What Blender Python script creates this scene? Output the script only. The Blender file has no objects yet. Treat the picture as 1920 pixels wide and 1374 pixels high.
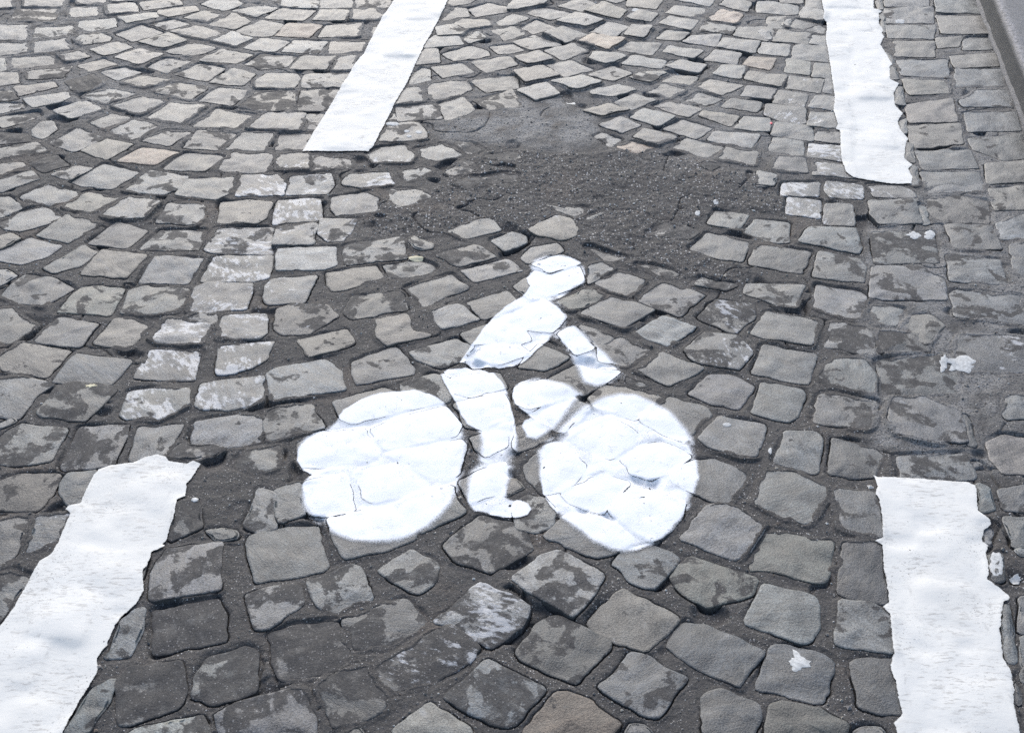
import bpy, math, random
import numpy as np
from mathutils import Vector

# ---------------------------------------------------------------- camera, sky, sun, exposure
scene = bpy.context.scene
W_PX, H_PX = 1920, 1374
FOCAL = 2400.0            # focal length in photo pixels
HORIZON = -1082.0         # photo row of the horizon, above the frame
TILT = math.atan((H_PX / 2 - HORIZON) / FOCAL)
EYE = 1.5
cam_data = bpy.data.cameras.new('camera')
cam_data.sensor_fit = 'HORIZONTAL'
cam_data.sensor_width = 36.0
cam_data.lens = FOCAL / W_PX * 36.0
cam_data.clip_end = 500.0
cam = bpy.data.objects.new('camera', cam_data)
scene.collection.objects.link(cam)
cam.location = (0, 0, EYE)
cam.rotation_euler = (math.pi / 2 - TILT, 0, 0)
scene.camera = cam

SUN_EL, SUN_AZ = math.radians(36), math.radians(-8)     # azimuth from +Y (away from the camera), clockwise
world = bpy.data.worlds.new('World')
scene.world = world
world.use_nodes = True
wn = world.node_tree
sky = wn.nodes.new('ShaderNodeTexSky')
sky.sky_type = 'NISHITA'
sky.sun_disc = False
sky.sun_elevation = SUN_EL
sky.sun_rotation = SUN_AZ
sky.air_density = 1.0
sky.dust_density = 1.5
sky.ozone_density = 1.0
wn.links.new(sky.outputs[0], wn.nodes['Background'].inputs[0])
wn.nodes['Background'].inputs[1].default_value = 0.105
sun_data = bpy.data.lights.new('sun', 'SUN')
sun_data.energy = 1.5
sun_data.angle = math.radians(60)
sun_data.color = (1.0, 0.97, 0.93)
sun = bpy.data.objects.new('sun', sun_data)
scene.collection.objects.link(sun)
sd = Vector((math.sin(SUN_AZ) * math.cos(SUN_EL), math.cos(SUN_AZ) * math.cos(SUN_EL), math.sin(SUN_EL)))
sun.rotation_euler = sd.to_track_quat('Z', 'Y').to_euler()
sun.location = sd * 20
scene.view_settings.view_transform = 'Standard'
scene.view_settings.look = 'None'
scene.view_settings.gamma = 1.0
scene.view_settings.use_curve_mapping = False
scene.view_settings.exposure = 0.96
scene.cycles.use_denoising = False

# Outlines of the setts, read tile by tile from the photograph (units: 2.504 photo pixels, per-tile origin).
# Letters: s/S tar smears light/heavy, w/W worn white paint, o orange-pink, y warm beige, b blue-grey, d dark, l light, v olive, g belongs to the gutter strip
STONES = {
(0,0): """
-10 -8 10 -5 10 6 -10 6|18 -3 52 -4 48 4 18 5|58 -5 80 -4 78 2 58 3|84 -8 110 -6 108 0 84 1
8 6 43 6 42 14 38 17 10 15 yS|52 5 74 4 74 12 52 13|79 3 102 2 104 9 80 11|104 2 132 -3 137 4 108 8 s|118 8 146 4 149 8 126 13 118 11 y
150 3 170 -6 182 3 168 8|173 8 198 4 208 6 192 13|137 13 152 8 167 11 156 17|156 19 174 10 188 16 176 22 y|176 23 196 15 213 18 204 27 190 27
-5 19 22 19 19 30 -5 30|27 20 55 19 56 26 24 29 s|59 16 86 13 88 20 64 24 58 20|88 13 117 9 119 13 95 18|112 18 130 14 142 18 125 22 s|127 24 146 19 167 25 155 30|158 31 174 24 190 29 176 35|182 36 196 28 217 31 206 39 190 38
-5 32 21 32 20 39 -5 42|25 32 50 29 53 37 26 40|54 29 72 24 83 28 82 31 62 34 s|86 25 106 18 122 24 99 31|104 32 126 25 140 31 123 37 s|123 39 146 32 164 36 145 43|149 46 166 37 190 41 176 48 s|183 48 195 40 222 42 215 50 195 52 S
-5 43 3 44 6 53 -5 55|9 43 40 41 41 47 8 52|44 41 60 38 67 43 50 46|67 37 88 31 100 36 78 43|85 43 104 37 123 41 103 49 yl|110 50 124 43 144 46 125 55 s|130 56 150 47 169 51 155 61 s|156 62 174 51 192 56 182 64 s
-5 54 13 54 14 62 -5 65|17 54 55 49 46 58 20 60 S|58 49 78 44 88 48 66 54 y|75 54 94 50 106 54 88 60|90 62 106 57 130 60 108 66 y|114 69 132 62 157 65 143 75 s|148 75 164 65 187 68 174 79 s|178 79 190 69 220 68 221 82 200 84 S
10 65 40 61 43 65 14 72 y|17 74 50 69 52 73 46 77 24 81|48 61 70 56 78 63 64 69 54 68 SS|62 72 84 66 102 71 78 78 s|84 80 104 73 124 76 104 86|110 88 128 77 154 80 136 93 y|144 94 162 81 191 86 176 96 y|185 97 200 84 229 84 224 98 192 97
-5 68 8 68 14 74 0 76 S|-5 77 17 77 19 80 0 85 s|39 83 64 75 78 82 52 89 s|66 92 84 84 98 88 78 97|80 98 100 89 121 94 98 105 s|106 105 124 97 143 99 126 109 s|136 110 148 97 177 100 163 112 s|168 112 182 100 205 100 198 113
0 87 28 83 31 86 2 96 -4 92 s|24 97 30 92 40 91 42 97 32 104 24 101 l|36 107 58 96 78 103 56 113 s|60 113 80 104 100 108 80 120 y|87 121 106 110 134 114 116 124 o|122 126 138 114 167 117 153 129|161 128 174 115 205 115 200 128 190 129
-5 99 20 100 24 106 -5 108 SS|-5 112 30 106 36 113 -5 120 S|20 122 42 116 52 124 32 129 SS|-5 123 16 121 20 124 0 132 y|53 135 78 122 104 129 84 141 60 138|38 131 58 124 70 126 52 135 s|-5 136 24 128 30 134 0 144 s
93 143 112 127 141 132 134 142 122 146 sl|139 134 176 133 177 138 171 145 162 150 131 146|177 147 180 131 208 130 214 138 212 146 W""",
(0,1): """
3 -5 48 -4 46 7 20 5 s|48 -1 73 -2 72 6 47 6|74 -3 104 -3 101 6 74 6 s|6 13 20 6 45 8 35 16 8 14|42 16 48 8 70 8 66 16|73 7 88 6 96 12 92 15 71 15|12 26 24 17 50 19 40 28 o|46 28 52 19 79 18 77 28 y|86 30 87 20 115 18 110 30
19 39 29 30 54 31 46 40 s|53 40 56 31 84 31 80 38 60 40 y|25 52 34 42 60 42 52 52|58 53 62 44 76 42 72 53 s|0 62 8 55 31 55 33 59 28 66 0 66|34 66 36 56 70 54 66 66 S|31 80 34 68 62 68 56 82 32 82 S|37 97 38 85 52 85 46 97 s|14 112 18 100 42 99 38 112
15 127 16 115 40 115 40 127 w|42 127 42 116 74 120 72 126 S|22 145 26 131 56 129 58 138 53 145 Ws|64 137 70 131 100 129 104 138 80 141 66 139 W
143 3 150 -5 172 -4 160 2 148 5|138 14 150 5 158 6 160 12 140 15|159 6 174 2 192 6 188 9 165 12|148 18 154 14 174 14 176 19 156 22|180 17 192 10 205 14 192 19 182 19|175 22 193 19 203 25 186 30|134 20 148 18 158 22 154 26 136 27 s|128 30 134 26 152 27 156 33 126 36|155 30 166 22 174 28 160 33 s
120 44 126 37 136 37 138 47 119 49|139 40 160 34 174 38 175 42 148 46|175 35 194 33 201 38 182 41|161 47 190 42 196 49 172 55|131 50 154 47 164 54 140 58|117 56 124 50 130 52 131 60 114 64|127 66 134 62 158 59 162 66 150 72 132 74|160 60 180 57 196 56 197 66 172 69
106 75 112 65 122 65 126 76 104 79|105 80 134 77 140 89 106 91 S|136 77 156 72 164 82 158 86 142 89|163 75 192 67 200 80 175 83 S|98 91 104 84 107 91 s|92 106 100 92 122 92 128 100 128 104 100 107 s
83 114 92 110 112 108 119 117 116 122 88 122 w|119 111 140 107 155 116 136 120 124 118|146 106 160 106 172 112 158 115 SS|170 117 184 113 198 114 201 119 186 121 S|108 129 124 124 134 128 114 136 s|142 129 156 119 165 122 165 128 148 132 S|146 136 160 132 172 134 160 142 SS|164 134 184 129 196 130 196 136 176 138 S""",
(0,2): """
-4 8 4 -4 30 -3 24 4 4 8 s|34 5 52 -2 64 4 52 9|65 0 76 -5 86 0 78 3|86 2 90 -3 114 -1 108 7 86 5 y|114 10 122 4 144 6 146 8 136 13|122 0 128 -5 154 -3 148 5|155 4 164 -3 180 2 176 9|183 9 184 1 192 0 215 4 214 11
11 10 22 5 46 10 28 15|54 10 68 3 86 9 80 15 y|86 14 96 9 110 11 104 17 90 16|110 18 118 12 140 15 134 23|147 13 158 7 173 11 168 18 150 16 o|33 17 48 10 69 16 55 21|58 24 72 16 88 20 76 28|84 27 90 20 105 21 99 30|108 29 116 22 133 24 126 31|139 23 146 17 168 20 164 26 s|166 27 170 20 195 19 196 24 192 31
7 20 18 15 34 21 16 25|24 26 38 20 57 26 40 33|50 31 60 26 85 31 72 38 o|79 37 89 31 112 33 105 41|127 31 134 27 157 26 153 35|154 36 158 29 186 31 182 40|184 40 188 31 209 34 206 43|0 32 16 26 38 34 14 38|24 38 46 33 57 38 38 45|58 45 61 40 78 40 86 43 70 49|82 48 90 41 116 45 112 51|113 39 118 34 144 38 136 44|144 45 152 38 172 41 168 49|173 48 178 42 198 44 193 53 o
2 44 20 39 31 46 12 50|26 49 44 45 61 52 40 58|57 56 75 49 90 55 76 61 s|88 59 98 55 112 54 116 55 104 63 S|114 50 126 45 146 48 140 55|150 56 158 49 175 51 171 60|174 60 177 54 206 57 201 66 y|1 54 24 50 36 58 10 63 y|29 62 52 57 67 63 48 69|4 69 26 63 36 72 18 77|58 69 80 63 94 68 76 73 60 72|102 69 114 63 130 68 118 74|112 62 122 57 140 57 134 65 y|136 65 148 59 174 64 158 72 y|130 75 140 69 158 74 146 79 s|171 72 176 64 199 66 194 74
76 76 92 71 108 76 90 82|106 79 118 75 143 82 132 88|53 84 72 79 88 83 68 88 y|88 87 98 81 123 88 110 95 b|140 87 144 83 171 87 164 95 y|157 80 164 74 188 77 184 84|189 86 190 78 220 81 220 92 205 92 w|65 94 82 88 97 94 82 100|113 96 128 89 150 96 138 104|166 97 174 87 194 88 193 99|62 102 68 99 82 104 74 110 s|90 103 100 96 124 103 108 109|78 110 90 106 108 110 94 115 o|120 110 130 103 159 110 146 118|146 105 152 98 186 101 179 112|153 119 160 110 185 114 182 124|140 125 142 120 160 123 150 128 S|181 138 184 128 200 131 196 140""",
(0,3): """
8 -3 28 -4 26 3 10 2|29 -1 42 -2 41 7 28 5|22 13 27 5 42 8 42 15 38 16|0 12 14 12 10 22 -2 20 s|10 19 14 13 19 13 16 21 s|16 20 20 14 40 17 26 22|26 23 38 19 43 21 44 26 w|3 31 8 22 32 25 30 34|31 33 33 26 60 27 60 36|-8 22 3 22 2 30 -8 28
17 44 20 34 60 35 60 47|12 54 14 44 32 46 31 56 v|33 58 35 47 62 48 62 60|13 66 16 57 42 60 39 70 w|41 69 43 59 62 61 62 70 w|3 77 8 68 30 71 27 81 w|30 80 36 72 60 73 60 84 w|29 94 32 84 62 85 62 97 w|2 101 6 91 34 94 34 105 w|35 105 37 98 62 99 62 109|0 112 4 103 27 106 27 117|29 117 31 107 62 110 62 122 W|1 128 6 117 28 119 30 130|33 132 36 122 64 124 66 134 w|-6 130 8 131 4 140 -10 140|9 146 11 136 39 136 38 146 W|42 140 44 135 72 138 71 149 45 148 W|73 138 92 137 108 141 112 149 80 147 w
86 -3 120 -3 121 4 88 5 g|86 6 124 5 124 17 88 17 gs|88 19 126 19 124 29 90 28 g|94 31 125 31 125 43 95 43 gy|96 45 134 45 136 58 100 57 gb|100 60 134 61 136 70 106 72 gy|102 78 138 74 142 92 106 92 gy|104 94 144 93 146 108 108 110 gys|110 113 152 112 158 126 116 126 gs|114 129 158 129 161 141 118 141 g
124 -4 158 -4 159 10 126 10 g|126 12 162 12 166 26 130 26 gy|146 30 152 27 168 28 168 37 146 38 g|136 42 170 40 173 50 140 51 gy|140 52 176 52 178 64 140 65 gb|143 76 158 67 180 66 183 80 146 80 gb|147 84 186 84 190 98 150 98 gb|150 104 190 100 196 118 178 120 154 112 gs|162 124 198 121 202 136 164 138 gy|126 28 146 27 143 35 127 36 gy
80 -3 86 -3 86 8 82 8 g|83 9 88 9 88 24 85 24 g|87 36 93 40 98 60 91 60 gb|95 64 101 64 103 79 95 78 g|98 90 104 88 104 100 99 100 g|102 106 108 108 111 122 103 120 g|106 124 111 124 114 139 107 139 g""",
(1,0): """
-5 10 6 9 13 14 18 18 0 25 -5 25 s|14 10 36 0 58 6 58 9 38 16 20 13|47 17 66 6 90 10 70 21 50 19 v|76 24 96 10 120 14 108 27 84 27 s|116 29 126 14 152 15 154 22 148 31 s|163 30 166 14 186 12 204 15 199 26 192 30 y|0 30 16 20 32 16 46 24 36 30 14 36 2 34 s|27 38 50 23 76 30 52 44|65 44 88 28 111 35 95 48|105 49 120 34 154 34 148 50 106 50 S|153 49 162 33 204 32 204 52 160 52 SWw|-5 40 8 37 17 41 0 49 -5 48 y
-5 50 22 40 46 46 34 54 16 60 -2 57|32 64 62 46 73 51 60 62 40 67 bs|60 68 76 50 110 54 94 71 y|103 73 116 54 152 56 140 74 b|150 73 160 54 204 53 202 70 190 73 W|-5 64 4 64 13 69 -2 77|0 84 18 68 40 70 55 78 32 92 10 89 bs|42 96 60 78 72 76 94 80 82 99 vs|90 98 96 80 108 77 142 79 134 96 100 99 s|141 96 146 78 156 75 190 75 184 94 150 97 W|-6 94 8 93 28 106 8 119 -6 118|25 118 44 99 74 105 60 122 34 120|70 120 86 101 100 100 112 106 96 124 y|112 117 124 101 158 105 150 120 118 120 W|138 101 146 97 163 98 164 102 158 106 S|162 117 168 99 200 98 200 112 195 117 W
-3 133 14 119 53 124 35 145 2 140 y|38 148 57 127 99 133 83 151 60 150 b|99 146 112 124 150 124 146 147 W|162 143 164 121 190 119 206 118 200 132 188 139 170 143 W""",
(1,1): """
12 30 16 12 48 10 50 26 W|56 20 57 10 84 6 92 10 90 20 60 24 w|98 4 126 4 132 10 104 20 s|12 47 16 34 46 30 43 46 ws|47 38 48 26 76 26 72 34 66 43 54 43 ws|15 65 16 49 60 47 60 60 52 64 l|6 88 6 76 12 71 46 69 40 80 36 89 10 90 w|66 60 66 46 110 40 113 56 70 60 S|114 44 118 40 134 46 132 50 120 50 s|52 66 90 61 95 70 60 81 55 80 53 74 ys|95 61 124 57 134 62 128 68 101 70 s|143 36 168 26 176 26 184 35 158 42 150 40|134 54 164 46 181 55 152 62 s|153 65 188 56 201 65 164 74 s|176 42 192 36 202 38 203 43 186 50|112 77 146 68 160 78 142 84 126 92 s|64 97 72 84 108 80 114 94 72 101 S|13 108 16 94 30 90 54 92 62 100 40 113 20 113 Sw|129 96 152 90 168 102 140 110|158 89 188 80 200 92 170 102|89 102 113 98 118 110 132 114 98 122 91 116 y|31 117 68 109 74 120 60 126 38 130 ys|153 112 182 103 194 118 162 121|114 126 150 116 164 122 150 134 138 138 120 132 s|72 133 104 122 119 137 118 142 75 150 72 142 s|8 142 20 137 52 132 64 141 67 155 12 163 bs|168 124 196 119 206 128 182 136 164 132""",
(1,2): """
12 35 34 25 44 27 52 35 48 40 38 43 20 40 yw|23 15 32 18 52 18 57 20 46 25 38 23|55 26 70 19 72 21 58 28|6 55 14 48 34 45 39 51 24 56 12 60|14 61 38 53 52 60 28 67|14 76 16 65 28 69 50 62 55 74 44 79 30 84|56 62 68 58 77 64 57 76|0 77 12 70 28 84 16 88 s|61 74 80 65 100 73 86 86|94 87 112 73 145 83 126 99 s|34 89 58 78 70 84 56 92 42 95 vs|50 98 74 83 108 94 84 109 b|90 112 112 99 139 108 118 122 b|139 99 152 86 182 90 182 100 166 112 Sw|64 122 82 115 104 124 86 137 66 134 s|50 106 58 107 77 116 64 124 s|129 125 144 112 170 114 180 126 170 140 136 134 Sw|93 140 112 127 145 139 118 152|133 49 146 36 180 43 172 58 156 56 138 50|146 30 152 19 178 23 170 35 s|174 36 182 26 208 29 208 44 190 43 s|177 60 184 44 224 50 218 66 200 64|100 38 114 28 141 36 134 42 SS|55 47 60 48 86 56 80 59 70 58 s|92 60 112 62 126 68 116 72 S|173 82 176 74 220 76 212 94 200 92 s|137 76 142 70 170 76 160 80 S|179 112 190 95 231 103 224 122 190 116|180 141 188 120 228 128 222 150 200 146|2 98 24 88 42 100 30 112 12 110|-16 104 0 99 12 112 14 118 -8 124|4 137 20 120 44 130 26 140|34 113 46 106 62 124 47 129""",
(1,3): """
13 22 15 9 40 12 39 26 W|41 28 43 15 62 16 65 22 65 32 44 30 W|75 13 110 12 116 30 84 31 76 24 s|112 15 119 17 122 30 116 31|23 44 30 33 66 34 70 48 68 53 bs|76 36 124 36 128 58 80 60 S|33 70 38 51 68 56 74 62 72 74 s|78 62 112 62 132 72 134 88 76 86 S|35 93 36 75 70 80 74 84 72 102 60 102 38 94 s|76 90 102 93 98 106 82 106 S|99 106 110 98 122 98 132 106 118 122 ys|42 122 45 104 74 108 80 112 80 130 S|81 110 116 113 122 126 82 128 S|82 131 130 128 142 140 142 157 84 157 S|36 140 50 131 72 132 81 142 81 157 48 152 38 146 s
120 -3 160 -4 162 6 120 7 g|164 3 196 2 198 20 170 20 gys|120 12 140 9 165 12 168 28 132 28 120 22 gys|132 30 168 31 175 50 140 49 gs|171 30 196 22 200 42 174 42 g|134 54 140 53 174 57 180 75 136 73 gs|181 46 200 44 204 70 184 68 gb|136 82 140 80 190 84 194 106 140 100 gS|140 122 144 113 196 114 200 140 150 142 gsw""",
(2,0): """
-5 10 10 7 42 12 28 20 14 38 -5 36 s|28 34 44 14 56 11 86 16 88 18 64 41 30 37 S|90 36 96 18 106 16 142 17 142 28 120 40 94 39 W|145 31 150 13 198 8 196 27 170 33 W|-5 45 8 37 12 40 0 46|-4 56 14 42 51 46 38 70 16 74 -4 72 S|44 74 60 44 98 43 86 73 48 76 S|96 70 104 45 138 43 124 66 110 72 s|144 58 144 41 186 35 197 38 196 56 170 59 s|124 67 138 55 142 59 160 59 168 62 150 70 SS|-4 86 14 79 46 79 38 96 28 107 -4 106 ysd|44 86 50 78 72 77 62 104 50 104 46 98 bs|-5 113 22 110 24 111 12 140 2 148 -5 150 sd|19 140 28 111 54 108 44 128 30 137 bw|174 74 184 62 210 58 208 76 190 80 S|132 102 148 100 152 120 126 130 SS|182 118 188 106 194 90 206 94 208 120 194 124 S|153 122 158 120 178 122 178 128 160 130 s|114 155 124 137 166 131 166 168 112 176 S""",
(2,1): """
5 40 10 33 24 29 42 28 44 34 52 46 10 55 6 48 s|57 26 64 24 96 15 106 19 114 32 72 43 64 40|108 12 134 5 145 10 148 18 144 26 115 32 110 20 s|28 56 38 53 48 49 82 47 88 60 92 68 86 71 50 75 34 75|86 47 108 38 142 30 154 44 150 52 98 63 92 56|98 66 118 62 154 54 158 58 152 80 140 87 128 82|78 82 84 78 116 70 120 74 128 88 124 92 88 102 80 98|36 86 66 81 69 86 74 108 54 112 40 110 35 96|13 92 20 89 33 87 35 96 38 110 18 117 14 108 s|105 103 124 94 148 89 150 100 158 108 124 125 116 118|53 114 104 102 117 122 120 128 95 138 66 144 58 130|-8 127 10 121 46 118 54 148 50 152 0 162 -4 150 d|146 8 182 4 188 16 160 23 150 20|148 27 186 20 192 36 170 48 156 44|160 53 188 43 188 60 172 68 162 60|152 86 164 79 186 72 190 92 160 102|139 134 168 110 200 118 208 136 176 156 150 146 S""",
(2,2): """
0 16 20 10 44 12 50 20 36 26 12 33 2 28|14 36 30 28 48 24 58 29 40 48 36 50 20 42|4 44 12 39 28 47 30 54 4 64 0 60 s|57 23 68 14 84 14 113 22 104 32 92 40 62 29 ys|26 10 48 -2 60 2 82 4 74 10 52 22 40 12 s|84 6 92 8 104 14 96 16 84 12 S|132 20 148 5 164 5 182 14 170 31 150 27|179 34 187 11 218 16 220 20 214 38 208 41 190 38|96 40 113 26 118 22 146 30 150 36 128 56 112 50|139 54 155 36 190 43 192 46 182 68 172 68 146 60|43 54 58 44 74 38 94 50 90 58 74 70 56 62|80 70 98 58 112 56 128 62 134 67 118 80 104 84 90 80|118 80 136 70 152 68 174 78 176 83 162 102 150 101 134 94 120 86|8 74 24 60 36 57 56 74 50 84 36 94 24 96 12 84 S|36 96 52 87 68 80 88 87 78 100 68 110 58 108 44 102|72 108 90 90 102 92 130 102 130 108 118 124 104 131 90 122|125 129 146 104 162 103 190 119 178 139 166 145|180 101 190 77 210 80 236 90 236 96 226 116 220 118 200 112|-2 106 10 96 24 98 34 111 32 118 18 124 4 122 S|24 127 38 112 56 110 72 115 90 129 80 138 64 143 44 136|-6 86 2 83 10 90 -4 97 y|75 147 84 136 106 133 118 137 126 143 108 166 98 165 86 160 80 150 bs|177 153 181 136 190 121 200 122 241 131 240 142 235 162 228 162 190 152 v""",
(2,3): """
34 40 38 20 48 19 80 26 80 44 74 47 36 42 s|90 40 92 24 118 22 144 34 150 58 120 57 94 50 S|5 70 12 48 36 48 41 54 38 78 34 79|45 79 48 53 80 60 87 66 80 82 66 82|47 94 50 92 82 94 84 108 86 128 68 126 54 121 s|96 66 148 64 158 84 100 84 S|52 170 56 132 84 130 90 178 60 173 d|144 35 150 36 156 60 150 60
156 86 166 90 170 106 160 108 g|164 56 176 50 196 52 200 80 176 80 166 68 gy|175 34 180 20 198 22 200 38 178 39 g|172 92 196 88 200 110 176 106 gs|176 112 196 112 200 133 184 134 g|160 118 168 118 168 133 164 134 gs""",
(3,0): """
-6 17 12 15 22 20 0 54 -6 58 Sb|82 80 90 52 106 43 110 44 104 66 98 80 76 82 bs|115 78 114 45 164 36 169 48 170 68 124 78 SS|70 104 84 97 87 98 82 114 66 137 48 140 bs|89 131 87 100 96 88 136 84 140 108 134 118 100 131 SS|92 142 100 136 152 123 158 136 158 150 S|161 122 176 115 196 110 226 104 230 112 236 126 238 140 166 142 S|144 110 146 90 156 80 184 72 194 76 192 106 162 116 SS|183 34 204 28 226 26 228 40 212 54 198 60 190 60 S""",
(3,1): """
38 22 50 19 72 11 79 12 88 37 74 41 62 47 54 46 44 42 S|91 16 102 8 116 -1 136 10 136 22 122 34 106 26 S|9 62 28 56 60 53 66 66 72 84 70 88 40 96 20 97 14 92 SSd|64 53 72 50 112 35 120 44 128 54 120 62 96 75 74 75 S|132 54 168 24 182 30 206 42 200 56 176 74 160 66 146 58 SW|86 90 94 84 120 68 146 56 170 72 160 84 130 100 104 106 90 98 SSWd|44 101 72 89 84 88 92 100 98 110 96 120 84 128 58 134 50 116 S|140 110 173 82 217 104 206 118 192 133 180 132 150 117 bS|100 136 116 122 130 113 137 118 160 135 164 145 110 146 v|56 140 78 133 84 141 60 146""",
(3,2): """
0 22 20 6 34 0 44 4 70 20 62 34 46 51 24 40 10 32 S|56 54 74 34 84 29 104 40 126 52 118 62 100 76 80 70 62 60 y|118 20 124 12 134 5 148 9 176 18 185 22 180 34 148 42 130 34 vs|2 78 22 50 34 48 74 68 74 73 48 100 32 94 8 82 Sd|115 72 128 54 146 55 170 66 189 76 182 86 170 104 140 90 124 80 b|64 103 78 92 88 76 104 80 116 90 132 96 124 104 111 126 98 124 80 114 bs|8 135 32 108 42 106 60 114 82 130 74 140 10 145 o|143 140 142 110 156 104 184 116 186 126 178 146 d|174 54 188 25 226 35 231 42 230 60 224 69 216 70 190 60|183 104 194 72 204 70 232 77 242 84 238 108 232 115 226 116 200 108 b|84 140 88 130 100 131 108 140|188 142 193 116 202 113 230 120 252 132 248 142 vd""",
(3,3): """
49 72 54 38 80 42 94 52 94 79 70 75 s|62 84 74 81 100 84 104 124 86 123 68 118 64 100|65 134 70 132 86 134 88 145 64 146|176 42 180 40 184 60 186 84 180 84 176 70|184 96 190 108 191 118 186 118
164 4 176 2 178 24 168 24 gw|188 36 200 34 204 64 188 62 g|188 66 200 64 204 96 190 100 g|192 102 206 100 210 116 194 118 g|184 0 200 -2 204 6 188 4 g|192 122 208 120 212 140 194 142 g""",
}
DASH = {
 'ul': [((0,1), "112 -14 104 0 95 13 89 24 81 40 75 48 70 56 62 69 54 82 48 92 42 101 35 114 60 114 84 113.5 88 110 95 96 103 80 113 63 119 49 123 42 126 34 131 26 138 13 144 0 152 -14")],
 'ur': [((0,3), "38 -14 40 0 42 10 41 15 44 17 44 22 43 30 46 45 48 60 50 72 49 84 52 94 51 97 54 98 54 108 55 120 58 130 64 134 80 136 92 138 107 138.5 108 134 105 127 108 124 102 119 103 108 105 104 99 98 97 91 101 85 95 79 94 70 98 63 91 60 91 51 93 49 87 38 84 34 87 28 85 25 86.5 23 83 18 83 10 86 9 79 7 79 0 77 -14")],
 'll': [((2,0), "53 110 49 107 52 104 60 103 64 94 70 82 74 77 82 74 100 72 108 68 118 66 124 68 126 71 140 73 145 71 150 73 146 80 140 88 139 97 133 100 131 110 127 122 124 131 121 133 125 134"),
        ((3,0), "114 2 110 14 107 17 108 32 102 42 92 50 86 58 80 72 73 82 73 92 66 104 60 114 52 128 46 140 30 170 -70 170 -20 90 0 58 10 45 18 30 27 14 30 9 38 5 44 -5")],
 'lr': [((2,3), "79 81 82 83 104 83 130 85 150 86.5 155 89 156 92 157 108 165 114 167.5 118 162 122 160 130 165 134"),
        ((3,3), "163 2 165 18 164 23 172 28 180 34 181 37 177 38.5 175 44 173.5 60 176 82 182 92 184 105 183 116 186 128 188 138 192 170 104 170 97 138 94 130 101 124 97 110 95 100 91 88 94 80 92 62 91 50 86 44.5 90 40 90 32 88 20 86 8 86 0"),
        ((2,3), "85 134 80 131 86 128 85 110 83 100 80.5 96.5 82 90")],
}
BIKE = {
 'rear_wheel': [((2,1), "53 46 60 40 66 33 78 26 92 21 105 18.5 118 18 130 21 140 27 150 36 155.5 46 157 56 155 68 151.5 82 149 93 143 104 136 112 128 119 118 124 112 127 100 130 88 131 74 130 62 126 54 120 48 115 43 112.5 39 107 36 98 35 88 37 85 42 81 34 76 31 70 32 62 38 54 46 50")],
 'front_wheel': [((2,2), "36 50 38 46 46 38 54 31 60 28.5 70 24 82 21.5 92 22 104 27 116 34 124 42 132 52 136 62 138 72 138.5 84 136 94 132 104 126 113 120 120 112 128 104 132 94 135.5 84 137 74 135 62 130 54 124 44 117 36 111 28 104 24 96 22 84 21.5 74 22 64 26 58 32 55")],
 'head_and_torso': [((1,2), "14 66 15 62 18 58.5 26 56 34 55 44 56.5 50 60 54 66 55 71 52 75 46 77.5 43 80 36 85 31 88 33 92 38 96 40 101 36 108 30 114 24 120 16 127 8 134 0 137 -10 138 -24 137 -39 134 -29 120 -20 108 -12 99 -5 93 5 87 10 83 14 78 11 72")],
 'arm': [((1,2), "31 114.5 36 111 41 108.5 46 108 52 113 60 122 68 128 74 134 79 138 82 143 80 146 72 149 63 151 55 149 52 141 50 136 46 130 40 122 36 117.5")],
 'near_leg': [((2,1), "138 6 144 2 156 1 168 2 178 5 184 12 188 18 190 26 191 34 193 40 195 52 194 62 191.5 71 189.5 80 187.5 88 186.5 96 190 99 198 100.5 203 103 206 107 203 111 194 113 186 112 176 110 164 108 160 104 159 96 160 86 162 80 165 74 169 66 171 58 168 50 164 46 158 42 154 36 150 28 146 20 141 12")],
 'far_leg': [((2,2), "0 20 2 14 8 11 16 9.5 24 10 32 13 42 16 50 21 46 26 40 34 34 42 30 46.5 24 46 18 42 12 36 6 32 2 28")],
 'foot': [((2,2), "8 46 10 41 14 39 20 42 27 47 24 50 18 54 12 53")],
}

# ---------------------------------------------------------------- helpers
rng = np.random.default_rng(7)
COL = scene.collection
TILE_Y = (0, 344, 688, 1030)


def to_ground(p, z=0.0):
    """photo pixels -> points on the level plane at height z"""
    p = np.asarray(p, float).reshape(-1, 2)
    dx = (p[:, 0] - W_PX / 2) / FOCAL
    dy = (p[:, 1] - H_PX / 2) / FOCAL
    fy = math.cos(TILT) - dy * math.sin(TILT)
    fz = -math.sin(TILT) - dy * math.cos(TILT)
    t = (z - EYE) / fz
    return np.c_[dx * t, fy * t]


def tile_px(tile, nums):
    v = np.array(nums, float).reshape(-1, 2) * 2.5038
    return v + [480 * tile[1], TILE_Y[tile[0]]]


def vnoise(x, y, seed=0):
    x = np.asarray(x, float); y = np.asarray(y, float)
    ix = np.floor(x).astype(np.int64); iy = np.floor(y).astype(np.int64)
    fx = x - ix; fy = y - iy
    fx = fx * fx * (3 - 2 * fx); fy = fy * fy * (3 - 2 * fy)

    def h(a, b):
        n = (a * 374761393 + b * 668265263 + seed * 974634777) & 0xffffffff
        n = ((n ^ (n >> 13)) * 1274126177) & 0xffffffff
        n = n ^ (n >> 16)
        return (n & 0xffff) / 65535.0
    return (h(ix, iy) * (1 - fx) * (1 - fy) + h(ix + 1, iy) * fx * (1 - fy)
            + h(ix, iy + 1) * (1 - fx) * fy + h(ix + 1, iy + 1) * fx * fy)


def fbm(x, y, seed=0, octaves=3):
    s = 0; a = 1.0; tot = 0
    for k in range(octaves):
        s = s + a * vnoise(x * 2 ** k, y * 2 ** k, seed + k * 17)
        tot += a; a *= 0.5
    return s / tot


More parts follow.
